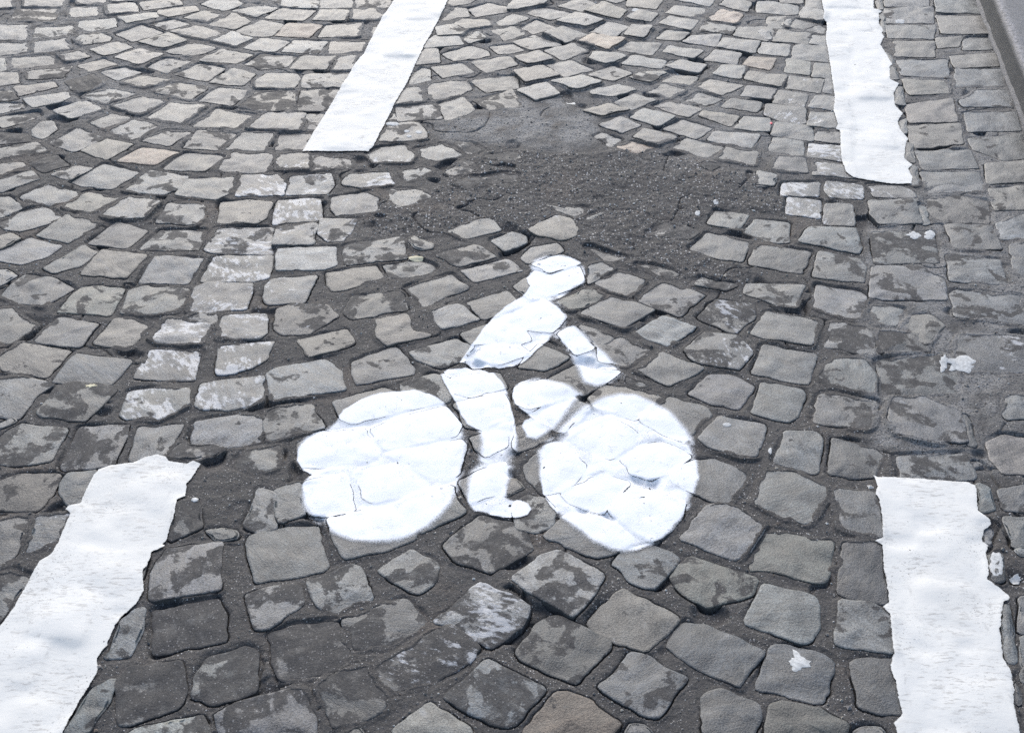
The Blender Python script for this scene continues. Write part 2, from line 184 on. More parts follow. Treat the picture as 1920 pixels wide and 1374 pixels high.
def smooth01(x, a, b):
    t = np.clip((x - a) / (b - a), 0, 1)
    return t * t * (3 - 2 * t)


def poly_area(p):
    x, y = p.T
    return 0.5 * np.sum(x * np.roll(y, -1) - y * np.roll(x, -1))


def poly_centre(p):
    x, y = p.T
    c = x * np.roll(y, -1) - y * np.roll(x, -1)
    a = c.sum() / 2
    return np.array([((x + np.roll(x, -1)) * c).sum(), ((y + np.roll(y, -1)) * c).sum()]) / (6 * a)


def signed_dist(px, py, poly):
    """distance to the polygon, negative inside"""
    a = poly; b = np.roll(poly, -1, 0)
    best = np.full(px.shape, 1e9)
    inside = np.zeros(px.shape, bool)
    for (ax, ay), (bx, by) in zip(a, b):
        ex, ey = bx - ax, by - ay
        wx, wy = px - ax, py - ay
        t = np.clip((wx * ex + wy * ey) / (ex * ex + ey * ey + 1e-12), 0, 1)
        best = np.minimum(best, (wx - ex * t) ** 2 + (wy - ey * t) ** 2)
        if ey != 0:
            inside ^= ((ay > py) != (by > py)) & (px < ex * (py - ay) / ey + ax)
    d = np.sqrt(best)
    return np.where(inside, -d, d)


def resample(p, step):
    q = np.vstack([p, p[:1]])
    s = np.r_[0, np.cumsum(np.hypot(*np.diff(q, axis=0).T))]
    n = max(16, int(round(s[-1] / step)))
    u = np.linspace(0, s[-1], n, endpoint=False)
    return np.c_[np.interp(u, s, q[:, 0]), np.interp(u, s, q[:, 1])]


def round_corners(p, r=0.0048):
    out = []
    n = len(p)
    for i in range(n):
        a, b, c = p[i - 1], p[i], p[(i + 1) % n]
        la, lc = np.hypot(*(a - b)), np.hypot(*(c - b))
        u = b + (a - b) * min(r / la, 0.33)
        v = b + (c - b) * min(r / lc, 0.33)
        for t in (0, 0.33, 0.67, 1):
            out.append((1 - t) ** 2 * u + 2 * t * (1 - t) * b + t * t * v)
    return np.array(out)


def rough_outline(poly, step, seed, amp=0.0015):
    q = resample(round_corners(poly), step)
    t = np.roll(q, -1, 0) - np.roll(q, 1, 0)
    t /= np.hypot(*t.T)[:, None] + 1e-9
    nrm = np.c_[t[:, 1], -t[:, 0]]
    k = (fbm(q[:, 0] * 45, q[:, 1] * 45, seed, 4) - 0.5) * 2
    chip = smooth01(vnoise(q[:, 0] * 40, q[:, 1] * 40, seed + 5), 0.72, 0.9) * 0.003
    return q + nrm * (k * amp * 2.4 - chip + 0.0022)[:, None]


def set_attr(me, name, values):
    a = me.attributes.new(name, 'FLOAT', 'POINT')
    a.data.foreach_set('value', np.ascontiguousarray(values, dtype=np.float32))


def set_colour(me, name, values):
    a = me.attributes.new(name, 'FLOAT_COLOR', 'POINT')
    v = np.c_[values, np.ones(len(values))]
    a.data.foreach_set('color', np.ascontiguousarray(v, dtype=np.float32).ravel())


def mesh_from(name, verts, faces, smooth=True, crease=None):
    """verts (n,3), faces: list of index arrays (all quads or all tris arrays allowed)"""
    me = bpy.data.meshes.new(name)
    verts = np.asarray(verts, np.float32)
    me.vertices.add(len(verts))
    me.vertices.foreach_set('co', verts.ravel())
    loops = np.concatenate([f.ravel() for f in faces]).astype(np.int32)
    sizes = np.concatenate([np.full(len(f), f.shape[1]) for f in faces])
    start = np.r_[0, np.cumsum(sizes)[:-1]].astype(np.int32)
    me.loops.add(len(loops))
    me.loops.foreach_set('vertex_index', loops)
    me.polygons.add(len(sizes))
    me.polygons.foreach_set('loop_start', start)
    me.polygons.foreach_set('use_smooth', np.full(len(sizes), smooth))
    me.update(calc_edges=True)
    me.validate()
    if crease is not None:                     # per-vertex flag: edges between two flagged vertices stay sharp
        ed = np.empty(len(me.edges) * 2, np.int32)
        me.edges.foreach_get('vertices', ed)
        ed = ed.reshape(-1, 2)
        a = me.attributes.new('sharp_edge', 'BOOLEAN', 'EDGE')
        a.data.foreach_set('value', crease[ed[:, 0]] & crease[ed[:, 1]])
    return me


def link(name, me, parent=None, mat=None, **props):
    o = bpy.data.objects.new(name, me)
    COL.objects.link(o)
    if mat is not None:
        me.materials.append(mat)
    if parent is not None:
        o.parent = parent
    for k, v in props.items():
        o[k] = v
    return o


# ---------------------------------------------------------------- materials
class Nodes:
    def __init__(self, name):
        self.mat = bpy.data.materials.new(name)
        self.mat.use_nodes = True
        self.t = self.mat.node_tree
        self.t.nodes.clear()

    def n(self, kind, **kw):
        nd = self.t.nodes.new(kind)
        for k, v in kw.items():
            setattr(nd, k, v)
        return nd

    def put(self, sock, v):
        if isinstance(v, bpy.types.NodeSocket):
            self.t.links.new(v, sock)
        elif v is not None:
            sock.default_value = v

    def math(self, op, a, b=None, c=None, clamp=False):
        nd = self.n('ShaderNodeMath', operation=op, use_clamp=clamp)
        for s, v in zip(nd.inputs, (a, b, c)):
            self.put(s, v)
        return nd.outputs[0]

    def vmath(self, op, a, b=None):
        nd = self.n('ShaderNodeVectorMath', operation=op)
        self.put(nd.inputs[0], a)
        if op == 'SCALE':
            self.put(nd.inputs['Scale'], b)
        else:
            self.put(nd.inputs[1], b)
        return nd.outputs[0]

    def noise(self, vec, scale, detail=3.0, rough=0.55, dist=0.0):
        nd = self.n('ShaderNodeTexNoise')
        self.put(nd.inputs['Vector'], vec)
        nd.inputs['Scale'].default_value = scale
        nd.inputs['Detail'].default_value = detail
        nd.inputs['Roughness'].default_value = rough
        nd.inputs['Distortion'].default_value = dist
        return nd.outputs[0]

    def voronoi(self, vec, scale):
        nd = self.n('ShaderNodeTexVoronoi')
        self.put(nd.inputs['Vector'], vec)
        nd.inputs['Scale'].default_value = scale
        return nd.outputs['Distance'], nd.outputs['Color']

    def ramp(self, v, a, b, lo=0.0, hi=1.0):
        nd = self.n('ShaderNodeMapRange', interpolation_type='SMOOTHSTEP')
        self.put(nd.inputs[0], v)
        for i, q in enumerate((a, b, lo, hi)):
            self.put(nd.inputs[1 + i], q)
        return nd.outputs[0]

    def mix(self, f, a, b, blend='MIX'):
        nd = self.n('ShaderNodeMix', data_type='RGBA', blend_type=blend)
        self.put(nd.inputs[0], f)
        self.put(nd.inputs[6], a)
        self.put(nd.inputs[7], b)
        return nd.outputs[2]

    def attr(self, name, out='Fac'):
        nd = self.n('ShaderNodeAttribute', attribute_name=name)
        return nd.outputs[out]

    def pos(self):
        return self.n('ShaderNodeNewGeometry').outputs['Position']

    def finish(self, colour, rough, height=None, bump=0.5, dist=0.002, spec=0.5, alpha=None):
        b = self.n('ShaderNodeBsdfPrincipled')
        self.put(b.inputs['Base Color'], colour)
        self.put(b.inputs['Roughness'], rough)
        b.inputs['Specular IOR Level'].default_value = spec
        if height is not None:
            bp = self.n('ShaderNodeBump')
            bp.inputs['Strength'].default_value = bump
            bp.inputs['Distance'].default_value = dist
            self.put(bp.inputs['Height'], height)
            self.put(b.inputs['Normal'], bp.outputs[0])
        if alpha is not None:
            self.put(b.inputs['Alpha'], alpha)
        out = self.n('ShaderNodeOutputMaterial')
        self.t.links.new(b.outputs[0], out.inputs['Surface'])
        return self.mat


def grains(N, p):
    """sparse pale sand grains, two sizes: returns mask and colour"""
    d1, c1 = N.voronoi(p, 210.0)
    pick1 = N.n('ShaderNodeSeparateColor'); N.put(pick1.inputs[0], c1)
    m1 = N.math('MULTIPLY', N.ramp(d1, 0.20, 0.34, 1.0, 0.0), N.math('GREATER_THAN', pick1.outputs[0], 0.74))
    d2, c2 = N.voronoi(p, 420.0)
    pick2 = N.n('ShaderNodeSeparateColor'); N.put(pick2.inputs[0], c2)
    m2 = N.math('MULTIPLY', N.ramp(d2, 0.25, 0.45, 1.0, 0.0), N.math('GREATER_THAN', pick2.outputs[0], 0.72))
    m = N.math('MAXIMUM', m1, N.math('MULTIPLY', m2, 0.7))
    val = N.math('MULTIPLY', m, N.ramp(pick1.outputs[1], 0.0, 1.0, 0.15, 1.0))
    return val


def tar_colour(N, p):
    big = N.noise(p, 9.0, 4.0)
    fine = N.noise(p, 190.0, 4.0, 0.75)
    c = N.mix(big, (0.034, 0.0312, 0.0290, 1), (0.072, 0.0670, 0.0630, 1))
    c = N.mix(N.ramp(N.noise(p, 5.0, 3.0), 0.55, 0.75), c, (0.085, 0.070, 0.058, 1))
    c = N.mix(1.0, c, N.mix(N.ramp(fine, 0.25, 0.75), (0.40, 0.40, 0.40, 1), (1.75, 1.75, 1.75, 1)), 'MULTIPLY')
    return c, fine


def make_tar():
    N = Nodes('joint_filler')
    p = N.pos()
    c, fine = tar_colour(N, p)
    c = N.mix(N.attr('fresh'), c, N.mix(1.0, c, (0.80, 0.80, 0.82, 1), 'MULTIPLY'))
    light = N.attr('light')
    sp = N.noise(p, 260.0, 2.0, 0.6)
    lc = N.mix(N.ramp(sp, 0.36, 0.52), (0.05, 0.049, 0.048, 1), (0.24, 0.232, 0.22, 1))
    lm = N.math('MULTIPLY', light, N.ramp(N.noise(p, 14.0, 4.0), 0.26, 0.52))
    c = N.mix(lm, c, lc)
    g = grains(N, p)
    c = N.mix(N.math('MULTIPLY', g, N.ramp(N.noise(p, 6.0, 2.0), 0.35, 0.65, 0.5, 1.0)), c, (0.60, 0.57, 0.53, 1))
    ad, ac = N.voronoi(p, 150.0)
    asep = N.n('ShaderNodeSeparateColor'); N.put(asep.inputs[0], ac)
    am = N.math('MULTIPLY', N.math('MULTIPLY', N.ramp(ad, 0.20, 0.42, 1.0, 0.0), N.math('GREATER_THAN', asep.outputs[0], 0.70)), N.attr('fresh'))
    c = N.mix(am, c, N.mix(asep.outputs[1], (0.10, 0.09, 0.08, 1), (0.62, 0.60, 0.57, 1)))
    h = N.math('ADD', N.noise(p, 130.0, 4.0, 0.7), N.math('MULTIPLY', g, 0.4))
    return N.finish(c, N.ramp(fine, 0.2, 0.8, 0.62, 0.9), h, 0.9, 0.004, 0.4)


def make_stone():
    N = Nodes('basalt_sett')
    p0 = N.pos()
    seed = N.attr('seed')
    off = N.n('ShaderNodeCombineXYZ')
    N.put(off.inputs[0], N.math('MULTIPLY', seed, 37.0))
    N.put(off.inputs[1], N.math('MULTIPLY', seed, 91.0))
    N.put(off.inputs[2], N.math('MULTIPLY', seed, 53.0))
    p = N.vmath('ADD', p0, off.outputs[0])
    # cleavage grain in the stone's own direction
    rot = N.n('ShaderNodeVectorRotate', rotation_type='Z_AXIS')
    N.put(rot.inputs['Vector'], p)
    N.put(rot.inputs['Angle'], N.math('MULTIPLY', seed, 9.0))
    st = N.vmath('MULTIPLY', rot.outputs[0], (0.22, 1.0, 1.0))
    tone = N.attr('tone', 'Color')
    cloud = N.noise(p, 22.0, 4.0, 0.6)
    streak = N.noise(st, 90.0, 4.0, 0.65)
    fine = N.noise(p, 320.0, 3.0, 0.7)
    c = N.mix(1.0, tone, N.mix(N.ramp(cloud, 0.25, 0.75), (0.64, 0.64, 0.64, 1), (1.30, 1.30, 1.30, 1)), 'MULTIPLY')
    c = N.mix(1.0, c, N.mix(N.ramp(streak, 0.30, 0.70), (0.68, 0.68, 0.68, 1), (1.30, 1.30, 1.30, 1)), 'MULTIPLY')
    c = N.mix(1.0, c, N.mix(N.ramp(fine, 0.33, 0.67), (0.58, 0.58, 0.58, 1), (1.48, 1.48, 1.48, 1)), 'MULTIPLY')
    scuff = N.math('MULTIPLY', N.ramp(N.noise(st, 55.0, 5.0, 0.75), 0.56, 0.70), N.ramp(N.noise(p, 26.0, 2.0), 0.45, 0.65))
    c = N.mix(N.math('MULTIPLY', scuff, 0.5), c, (0.26, 0.265, 0.27, 1))
    # pits and short dark scratches
    pits = N.math('MULTIPLY', N.ramp(N.noise(st, 95.0, 5.0, 0.7), 0.55, 0.64), N.ramp(N.noise(p, 30.0, 2.0), 0.44, 0.62))
    c = N.mix(N.math('MULTIPLY', pits, 0.8), c, (0.032, 0.031, 0.030, 1))
    # tar smears with their own outlines
    stain = N.attr('stain')
    blot = N.math('ADD', N.noise(p, 19.0, 2.0, 0.45, 0.6), N.math('MULTIPLY', N.math('SUBTRACT', N.noise(p, 85.0, 5.0, 0.7), 0.5), 0.36))
    thr = N.math('SUBTRACT', 0.86, N.math('MULTIPLY', stain, 0.46))
    sm = N.math('MULTIPLY', N.ramp(N.math('SUBTRACT', blot, thr), -0.015, 0.035), N.ramp(N.noise(p, 48.0, 4.0, 0.7), 0.30, 0.52, 0.65, 1.0))
    tc = N.mix(N.ramp(fine, 0.30, 0.75), (0.021, 0.0195, 0.019, 1), (0.056, 0.052, 0.050, 1))
    gd, gc = N.voronoi(p, 260.0)
    gs = N.n('ShaderNodeSeparateColor'); N.put(gs.inputs[0], gc)
    g = N.math('MULTIPLY', N.ramp(gd, 0.22, 0.36, 1.0, 0.0), N.math('GREATER_THAN', gs.outputs[0], 0.82))
    tc = N.mix(N.math('MULTIPLY', g, 0.5), tc, (0.40, 0.38, 0.36, 1))
    c = N.mix(N.math('MULTIPLY', sm, 0.92), c, tc)
    # flecks of old white paint
    worn = N.attr('worn')
    wn_ = N.math('ADD', N.noise(N.vmath('MULTIPLY', rot.outputs[0], (0.55, 1.0, 1.0)), 85.0, 5.0, 0.72), N.math('MULTIPLY', N.math('SUBTRACT', N.noise(p, 14.0, 2.0), 0.5), 0.7))
    wthr = N.math('SUBTRACT', 0.86, N.math('MULTIPLY', worn, 0.34))
    wm = N.ramp(N.math('SUBTRACT', wn_, wthr), -0.02, 0.06)
    c = N.mix(N.math('MULTIPLY', wm, 0.66), c, (0.56, 0.56, 0.56, 1))
    # dusty, grimy sides below the worn face
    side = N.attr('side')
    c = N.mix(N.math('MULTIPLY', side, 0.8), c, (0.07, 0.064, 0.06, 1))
    h = N.math('ADD', N.math('MULTIPLY', streak, 0.6), N.math('ADD', N.math('MULTIPLY', fine, 0.6), N.math('MULTIPLY', cloud, 0.9)))
    rough = N.math('ADD', N.ramp(streak, 0.2, 0.8, 0.36, 0.52), N.math('MULTIPLY', sm, 0.30))
    return N.finish(c, rough, h, 0.6, 0.003, 0.5)


def make_line_paint():
    N = Nodes('thick_white_line_paint')
    p = N.pos()
    sdv = N.attr('edge')                 # metres inside the outline
    ragged = N.math('MULTIPLY', N.math('SUBTRACT', N.noise(p, 90.0, 4.0, 0.65), 0.5), 0.007)
    alpha = N.ramp(N.math('ADD', sdv, ragged), -0.0006, 0.0008)
    low = N.attr('low')                  # over joints the coat is thin
    st = N.vmath('MULTIPLY', p, (0.25, 1.0, 1.0))
    dirt = N.math('MULTIPLY', N.ramp(N.noise(st, 210.0, 4.0, 0.7), 0.52, 0.63), N.ramp(N.noise(p, 10.0, 3.0), 0.40, 0.60))
    dots = N.math('MULTIPLY', N.ramp(N.noise(p, 330.0, 2.0, 0.5), 0.63, 0.69), N.ramp(N.noise(p, 7.0, 2.0), 0.45, 0.6))
    c = N.mix(N.noise(p, 6.0, 3.0), (0.66, 0.645, 0.595, 1), (0.77, 0.752, 0.70, 1))
    c = N.mix(N.math('MULTIPLY', dirt, 0.62), c, (0.36, 0.34, 0.31, 1))
    c = N.mix(N.math('MULTIPLY', dots, 0.7), c, (0.16, 0.15, 0.14, 1))
    c = N.mix(N.math('MULTIPLY', low, N.ramp(N.noise(p, 130.0, 3.0, 0.6), 0.50, 0.66, 0.0, 0.30)), c, (0.26, 0.245, 0.23, 1))
    h = N.math('ADD', N.noise(p, 70.0, 4.0, 0.6), N.math('MULTIPLY', N.noise(st, 200.0, 2.0), 0.3))
    return N.finish(c, 0.6, h, 0.25, 0.002, 0.35, alpha)


def make_spray_paint():
    N = Nodes('white_spray_paint')
    p = N.pos()
    cov = N.attr('coverage')
    fine = N.noise(p, 420.0, 3.0, 0.7)
    alpha = N.ramp(N.math('ADD', cov, N.math('MULTIPLY', N.math('SUBTRACT', fine, 0.5), 0.55)), 0.18, 0.62)
    bare = N.math('MULTIPLY', N.ramp(N.noise(p, 75.0, 4.0, 0.6), 0.66, 0.69), N.ramp(N.noise(p, 9.0, 2.0), 0.50, 0.60))
    alpha = N.math('MULTIPLY', alpha, N.math('SUBTRACT', 1.0, bare))
    thin = N.math('MULTIPLY', N.ramp(N.noise(p, 48.0, 4.0, 0.65), 0.52, 0.72), N.ramp(fine, 0.45, 0.62))
    alpha = N.math('MULTIPLY', alpha, N.math('SUBTRACT', 1.0, N.math('MULTIPLY', thin, 0.35)))
    c = N.mix(N.noise(p, 15.0, 3.0), (0.83, 0.84, 0.85, 1), (0.87, 0.875, 0.88, 1))
    return N.finish(c, 0.65, N.noise(p, 260.0, 3.0, 0.7), 0.3, 0.002, 0.3, alpha)


def make_plain(name, colour, rough=0.7, vary=0.25, scale=60.0, bump=0.4):
    N = Nodes(name)
    p = N.pos()
    k = N.noise(p, scale, 4.0, 0.65)
    lo = tuple(v * (1 - vary) for v in colour) + (1,)
    hi = tuple(min(1, v * (1 + vary)) for v in colour) + (1,)
    return N.finish(N.mix(N.ramp(k, 0.25, 0.75), lo, hi), rough, k, bump, 0.002)


def make_toned(name):
    N = Nodes(name)
    return N.finish(N.attr('tone', 'Color'), 0.7)


def make_kerb():
    N = Nodes('granite_kerb')
    p = N.pos()
    a = N.noise(p, 350.0, 3.0, 0.7)
    b = N.noise(p, 18.0, 4.0, 0.6)
    c = N.mix(N.ramp(a, 0.3, 0.7), (0.040, 0.043, 0.049, 1), (0.095, 0.100, 0.112, 1))
    c = N.mix(1.0, c, N.mix(N.ramp(b, 0.25, 0.75), (0.82, 0.82, 0.82, 1), (1.12, 1.12, 1.14, 1)), 'MULTIPLY')
    wear = N.attr('wear')
    c = N.mix(N.math('MULTIPLY', wear, N.ramp(N.noise(p, 120.0, 4.0, 0.7), 0.38, 0.6)), c, (0.26, 0.25, 0.26, 1))
    grime = N.attr('grime')
    c = N.mix(N.math('MULTIPLY', grime, N.ramp(b, 0.2, 0.7, 0.75, 0.95)), c, (0.036, 0.038, 0.041, 1))
    return N.finish(c, 0.6, N.math('ADD', a, b), 0.6, 0.003)


M_TAR, M_STONE, M_LINE, M_SPRAY, M_KERB = make_tar(), make_stone(), make_line_paint(), make_spray_paint(), make_kerb()
M_GRIT = make_toned('loose_grit')

# ---------------------------------------------------------------- reading the outlines onto the ground
polys, flags = [], []
for tile, txt in STONES.items():
    for item in txt.strip().replace('\n', '|').split('|'):
        a = item.split()
        f = ''
        if a[-1].isalpha():
            f = a.pop()
        g = to_ground(tile_px(tile, [float(v) for v in a]))
        if poly_area(g) < 0:
            g = g[::-1]
        polys.append(g)
        flags.append(f)
n_traced = len(polys)


def read_outline(segs):
    pts = np.vstack([tile_px(t, [float(v) for v in s.split()]) for t, s in segs])
    g = to_ground(pts)
    return g if poly_area(g) > 0 else g[::-1]


dash_polys = {k: read_outline(v) for k, v in DASH.items()}
bike_polys = {k: read_outline(v) for k, v in BIKE.items()}

# kerb line on the ground
K0, K1 = to_ground([(1834, 0), (1917, 215)])
KD = (K1 - K0) / np.hypot(*(K1 - K0))          # runs towards the camera
KN = np.array([-KD[1], KD[0]])
if KN[0] < 0:
    KN = -KN                                    # points to the footway side

# ---------------------------------------------------------------- raster of the paving (3 mm cells)
CELL = 0.0024
X0, X1, Y0, Y1 = -2.05, 2.05, 0.93, 4.42
NX, NY = int(round((X1 - X0) / CELL)) + 1, int(round((Y1 - Y0) / CELL)) + 1
gx = X0 + CELL * np.arange(NX)
gy = Y0 + CELL * np.arange(NY)
DIST = np.full((NY, NX), 0.05, np.float32)      # distance to the nearest sett, negative inside
TOP = np.zeros((NY, NX), np.float32)            # height of the sett there


def window(p, pad):
    i0 = max(0, int((p[:, 0].min() - pad - X0) / CELL)); i1 = min(NX, int((p[:, 0].max() + pad - X0) / CELL) + 2)
    j0 = max(0, int((p[:, 1].min() - pad - Y0) / CELL)); j1 = min(NY, int((p[:, 1].max() + pad - Y0) / CELL) + 2)
    return i0, i1, j0, j1


class Sett:
    pass


def top_height(s, x, y, d):
    """height of a sett's face; d = distance inside its outline"""
    rel = np.c_[np.ravel(x) - s.c[0], np.ravel(y) - s.c[1]]
    z = s.base + rel @ s.tilt
    z = z + (fbm(np.ravel(x) * 30, np.ravel(y) * 30, s.seed, 2) - 0.5) * 0.0048 * s.lump
    z = z + 0.0016 * smooth01(np.ravel(d), 0.0, 0.035)
    z = z - 0.0012 * (1 - smooth01(np.ravel(d), -0.0008, 0.0022)) ** 1.5
    return z.reshape(np.shape(x))


def make_sett(poly, flag, seed, step):
    s = Sett()
    s.flag = flag
    s.seed = seed
    s.out = rough_outline(poly, step, seed)
    s.c = poly_centre(s.out)
    s.area = poly_area(s.out)
    s.base = float(np.clip(rng.normal(0, 0.0017), -0.003, 0.004))
    s.tilt = rng.normal(0, 0.018, 2)
    s.lump = float(rng.uniform(0.6, 1.4))
    if 0.02 < s.c[0] < 0.42 and s.c[1] > 3.05:             # the uneven stretch, setts standing proud
        s.base += float(rng.uniform(-0.003, 0.008)); s.tilt *= 1.8
    if any(signed_dist(s.c[:1], s.c[1:], q_)[0] < 0.03 for q_ in bike_polys.values()):   # the symbol lies on well-worn, level setts
        s.base *= 0.35; s.tilt = s.tilt * 0.4; s.lump *= 0.6
    return s


def stamp(s):
    i0, i1, j0, j1 = window(s.out, 0.014)
    if i1 <= i0 or j1 <= j0:
        return
    px, py = np.meshgrid(gx[i0:i1], gy[j0:j1])
    d = signed_dist(px, py, s.out)
    sub = DIST[j0:j1, i0:i1]
    m = d < sub
    sub[m] = d[m]
    z = top_height(s, px, py, np.maximum(-d, 0))
    t = TOP[j0:j1, i0:i1]
    t[m] = z[m]


setts = []
for k, (p, f) in enumerate(zip(polys, flags)):
    s = make_sett(p, f, k + 1, 0.0068)
    s.traced = True
    setts.append(s)
    stamp(s)

# setts beyond the frame and under the painted lines, laid in wavy courses
FRAME = to_ground([(-12, -12), (W_PX + 12, -12), (W_PX + 12, H_PX + 12), (-12, H_PX + 12)])
if poly_area(FRAME) < 0:
    FRAME = FRAME[::-1]
seed = 2000
pitch = 0.106
for r in range(46):
    for q in range(48):
        bx = -2.5 + q * pitch + (0.5 * pitch if r % 2 else 0)
        by = 0.6 + r * pitch * 0.93
        corners = []
        for (u, v) in ((-.5, -.5), (.5, -.5), (.5, .5), (-.5, .5)):
            x = bx + u * (pitch - 0.014) + rng.uniform(-.007, .007)
            y = by + v * (pitch * 0.93 - 0.013) + rng.uniform(-.006, .006)
            corners.append((x, y + 0.05 * math.sin(x * 4.2)))
        p = np.array(corners)
        c = p.mean(0)
        if not (X0 < p[:, 0].min() and p[:, 0].max() < X1 and Y0 < p[:, 1].min() and p[:, 1].max() < Y1):
            continue
        if (p - K0) @ KN > -0.02 if False else np.max((p - K0) @ KN) > -0.015:
            continue
        out = signed_dist(np.array([c[0]]), np.array([c[1]]), FRAME)[0] > -0.01
        under = any(signed_dist(np.array([c[0]]), np.array([c[1]]), d)[0] < -0.02 for d in dash_polys.values())
        if not (out or under):
            continue
        e = np.vstack([p + (np.roll(p, -1, 0) - p) * t for t in (0, .25, .5, .75)] + [c[None]])
        ii = np.clip(((e[:, 0] - X0) / CELL).astype(int), 0, NX - 1)
        jj = np.clip(((e[:, 1] - Y0) / CELL).astype(int), 0, NY - 1)
        if DIST[jj, ii].min() < (0.002 if out else -0.004):
            continue
        seed += 1
        s = make_sett(p, rng.choice(['', '', 's', 'S', 'y', 'b']), seed, 0.010)
        s.traced = False
        setts.append(s)
        stamp(s)

# ---------------------------------------------------------------- joint filler height
GX, GY = np.meshgrid(gx, gy)
LEVEL = -0.0012 + (fbm(GX * 7, GY * 7, 301, 3) - 0.5) * 0.006 + (fbm(GX * 60, GY * 60, 302, 2) - 0.5) * 0.003
PATCH = to_ground([(850, 300), (960, 276), (1010, 285), (1100, 288), (1150, 283), (1240, 288), (1310, 300), (1400, 322), (1450, 345), (1470, 370), (1475, 400), (1430, 395), (1330, 385),
                   (1300, 425), (1290, 455), (1330, 480), (1400, 500), (1390, 535), (1310, 525), (1260, 505), (1180, 500), (1100, 470), (1085, 455), (1000, 445), (930, 415), (840, 445), (770, 455), (690, 440), (690, 400), (720, 365), (810, 360)])
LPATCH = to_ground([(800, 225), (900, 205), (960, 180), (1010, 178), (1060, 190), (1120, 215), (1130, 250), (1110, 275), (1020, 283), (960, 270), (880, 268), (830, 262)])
TARS = [  # smaller places where the filler lies flush over the setts
    [(380, 880), (470, 850), (520, 900), (510, 990), (440, 1010), (380, 1010), (340, 960)],
    [(190, 1245), (340, 1225), (490, 1180), (500, 1290), (420, 1310), (200, 1340)],
    [(450, 1120), (620, 1150), (660, 1260), (500, 1280)],
    [(640, 380), (720, 400), (700, 450), (610, 470)],
]


def soft_zone(poly, lo, hi, seed):
    z = np.zeros_like(DIST)
    i0, i1, j0, j1 = window(poly, 0.25)
    px, py = GX[j0:j1, i0:i1], GY[j0:j1, i0:i1]
    d = signed_dist(px, py, poly) + (fbm(px * 22, py * 22, seed, 3) - 0.5) * 0.05
    z[j0:j1, i0:i1] = 1 - smooth01(d, lo, hi)
    return z


GUT = to_ground([(1660, -20), (1846, -20), (1960, 270), (1960, 900), (1850, 890), (1630, 840), (1610, 600), (1625, 390), (1725, 350)])
zone = soft_zone(PATCH, -0.012, 0.012, 311)
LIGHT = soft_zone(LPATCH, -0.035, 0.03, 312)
flush = np.maximum(zone, LIGHT)
gz = soft_zone(GUT, -0.02, 0.02, 313)
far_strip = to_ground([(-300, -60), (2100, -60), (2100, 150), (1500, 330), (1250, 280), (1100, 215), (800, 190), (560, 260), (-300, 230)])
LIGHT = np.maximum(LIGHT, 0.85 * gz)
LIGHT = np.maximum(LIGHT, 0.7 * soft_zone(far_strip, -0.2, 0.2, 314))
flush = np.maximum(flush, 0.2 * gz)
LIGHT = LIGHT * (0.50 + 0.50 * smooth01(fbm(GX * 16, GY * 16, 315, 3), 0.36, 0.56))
for k, t in enumerate(TARS):
    flush = np.maximum(flush, 0.75 * soft_zone(to_ground(t), -0.015, 0.02, 320 + k))
LEVEL = LEVEL + flush * (0.0028 + (fbm(GX * 12, GY * 12, 330, 3) - 0.5) * 0.007)
crack_mask = smooth01(fbm(GX * 14, GY * 14, 305, 2), 0.44, 0.60) * (1 - 0.85 * np.clip(flush, 0, 1))
CRACK = crack_mask * (1 - smooth01(DIST, 0.0007, 0.0026)) * (DIST > -0.004)
hair = 1 - smooth01(np.abs(fbm(GX * 6, GY * 6, 307, 3) - 0.5), 0.003, 0.009)
hair *= smooth01(fbm(GX * 5, GY * 5, 308, 2), 0.52, 0.6) * (DIST > 0.001)
near = 1 - smooth01(DIST, 0.003, 0.009)
LEVEL = LEVEL + zone * ((fbm(GX * 85, GY * 85, 331, 2) - 0.5) * 0.0035)
LEVEL = np.where(near > 0, LEVEL - near * np.maximum(LEVEL - (TOP + 0.0002), 0), LEVEL)
LEVEL = np.where(near > 0, LEVEL + 0.75 * near * (1 - np.clip(flush, 0, 1)) * (TOP - 0.0008 - LEVEL), LEVEL)
LEVEL = LEVEL - 0.011 * smooth01(fbm(GX * 13, GY * 13, 309, 2), 0.70, 0.80) * (1 - np.clip(flush, 0, 1)) * (DIST > 0)
FILL = LEVEL - 0.009 * CRACK - 0.006 * hair
FILL = np.where(DIST < 0.0005, np.minimum(FILL, TOP - 0.0022 + 0.0016 * flush), FILL)
spill = smooth01(fbm(GX * 4.5, GY * 4.5, 340, 3), 0.53, 0.62) * smooth01(DIST + (fbm(GX * 38, GY * 38, 341, 3) - 0.5) * 0.022, -0.0060, -0.0025)
FILL = np.where((spill > 0.05) & (DIST < 0.006), np.maximum(FILL, TOP - 0.0030 + 0.0042 * spill), FILL)
SURF = np.where(DIST < 0, np.maximum(TOP, FILL), FILL)


def sample(F, x, y):
    u = np.clip((np.asarray(x) - X0) / CELL, 0, NX - 1.001); v = np.clip((np.asarray(y) - Y0) / CELL, 0, NY - 1.001)
    i = u.astype(int); j = v.astype(int); a = u - i; b = v - j
    return F[j, i] * (1 - a) * (1 - b) + F[j, i + 1] * a * (1 - b) + F[j + 1, i] * (1 - a) * b + F[j + 1, i + 1] * a * b


def max3(F):
    G = F.copy()
    for dj in (-1, 0, 1):
        for di in (-1, 0, 1):
            G = np.maximum(G, np.roll(np.roll(F, dj, 0), di, 1))
    return G


def blur(F, n):
    for _ in range(n):
        F = (np.roll(F, 1, 0) + 2 * F + np.roll(F, -1, 0)) / 4
        F = (np.roll(F, 1, 1) + 2 * F + np.roll(F, -1, 1)) / 4
    return F


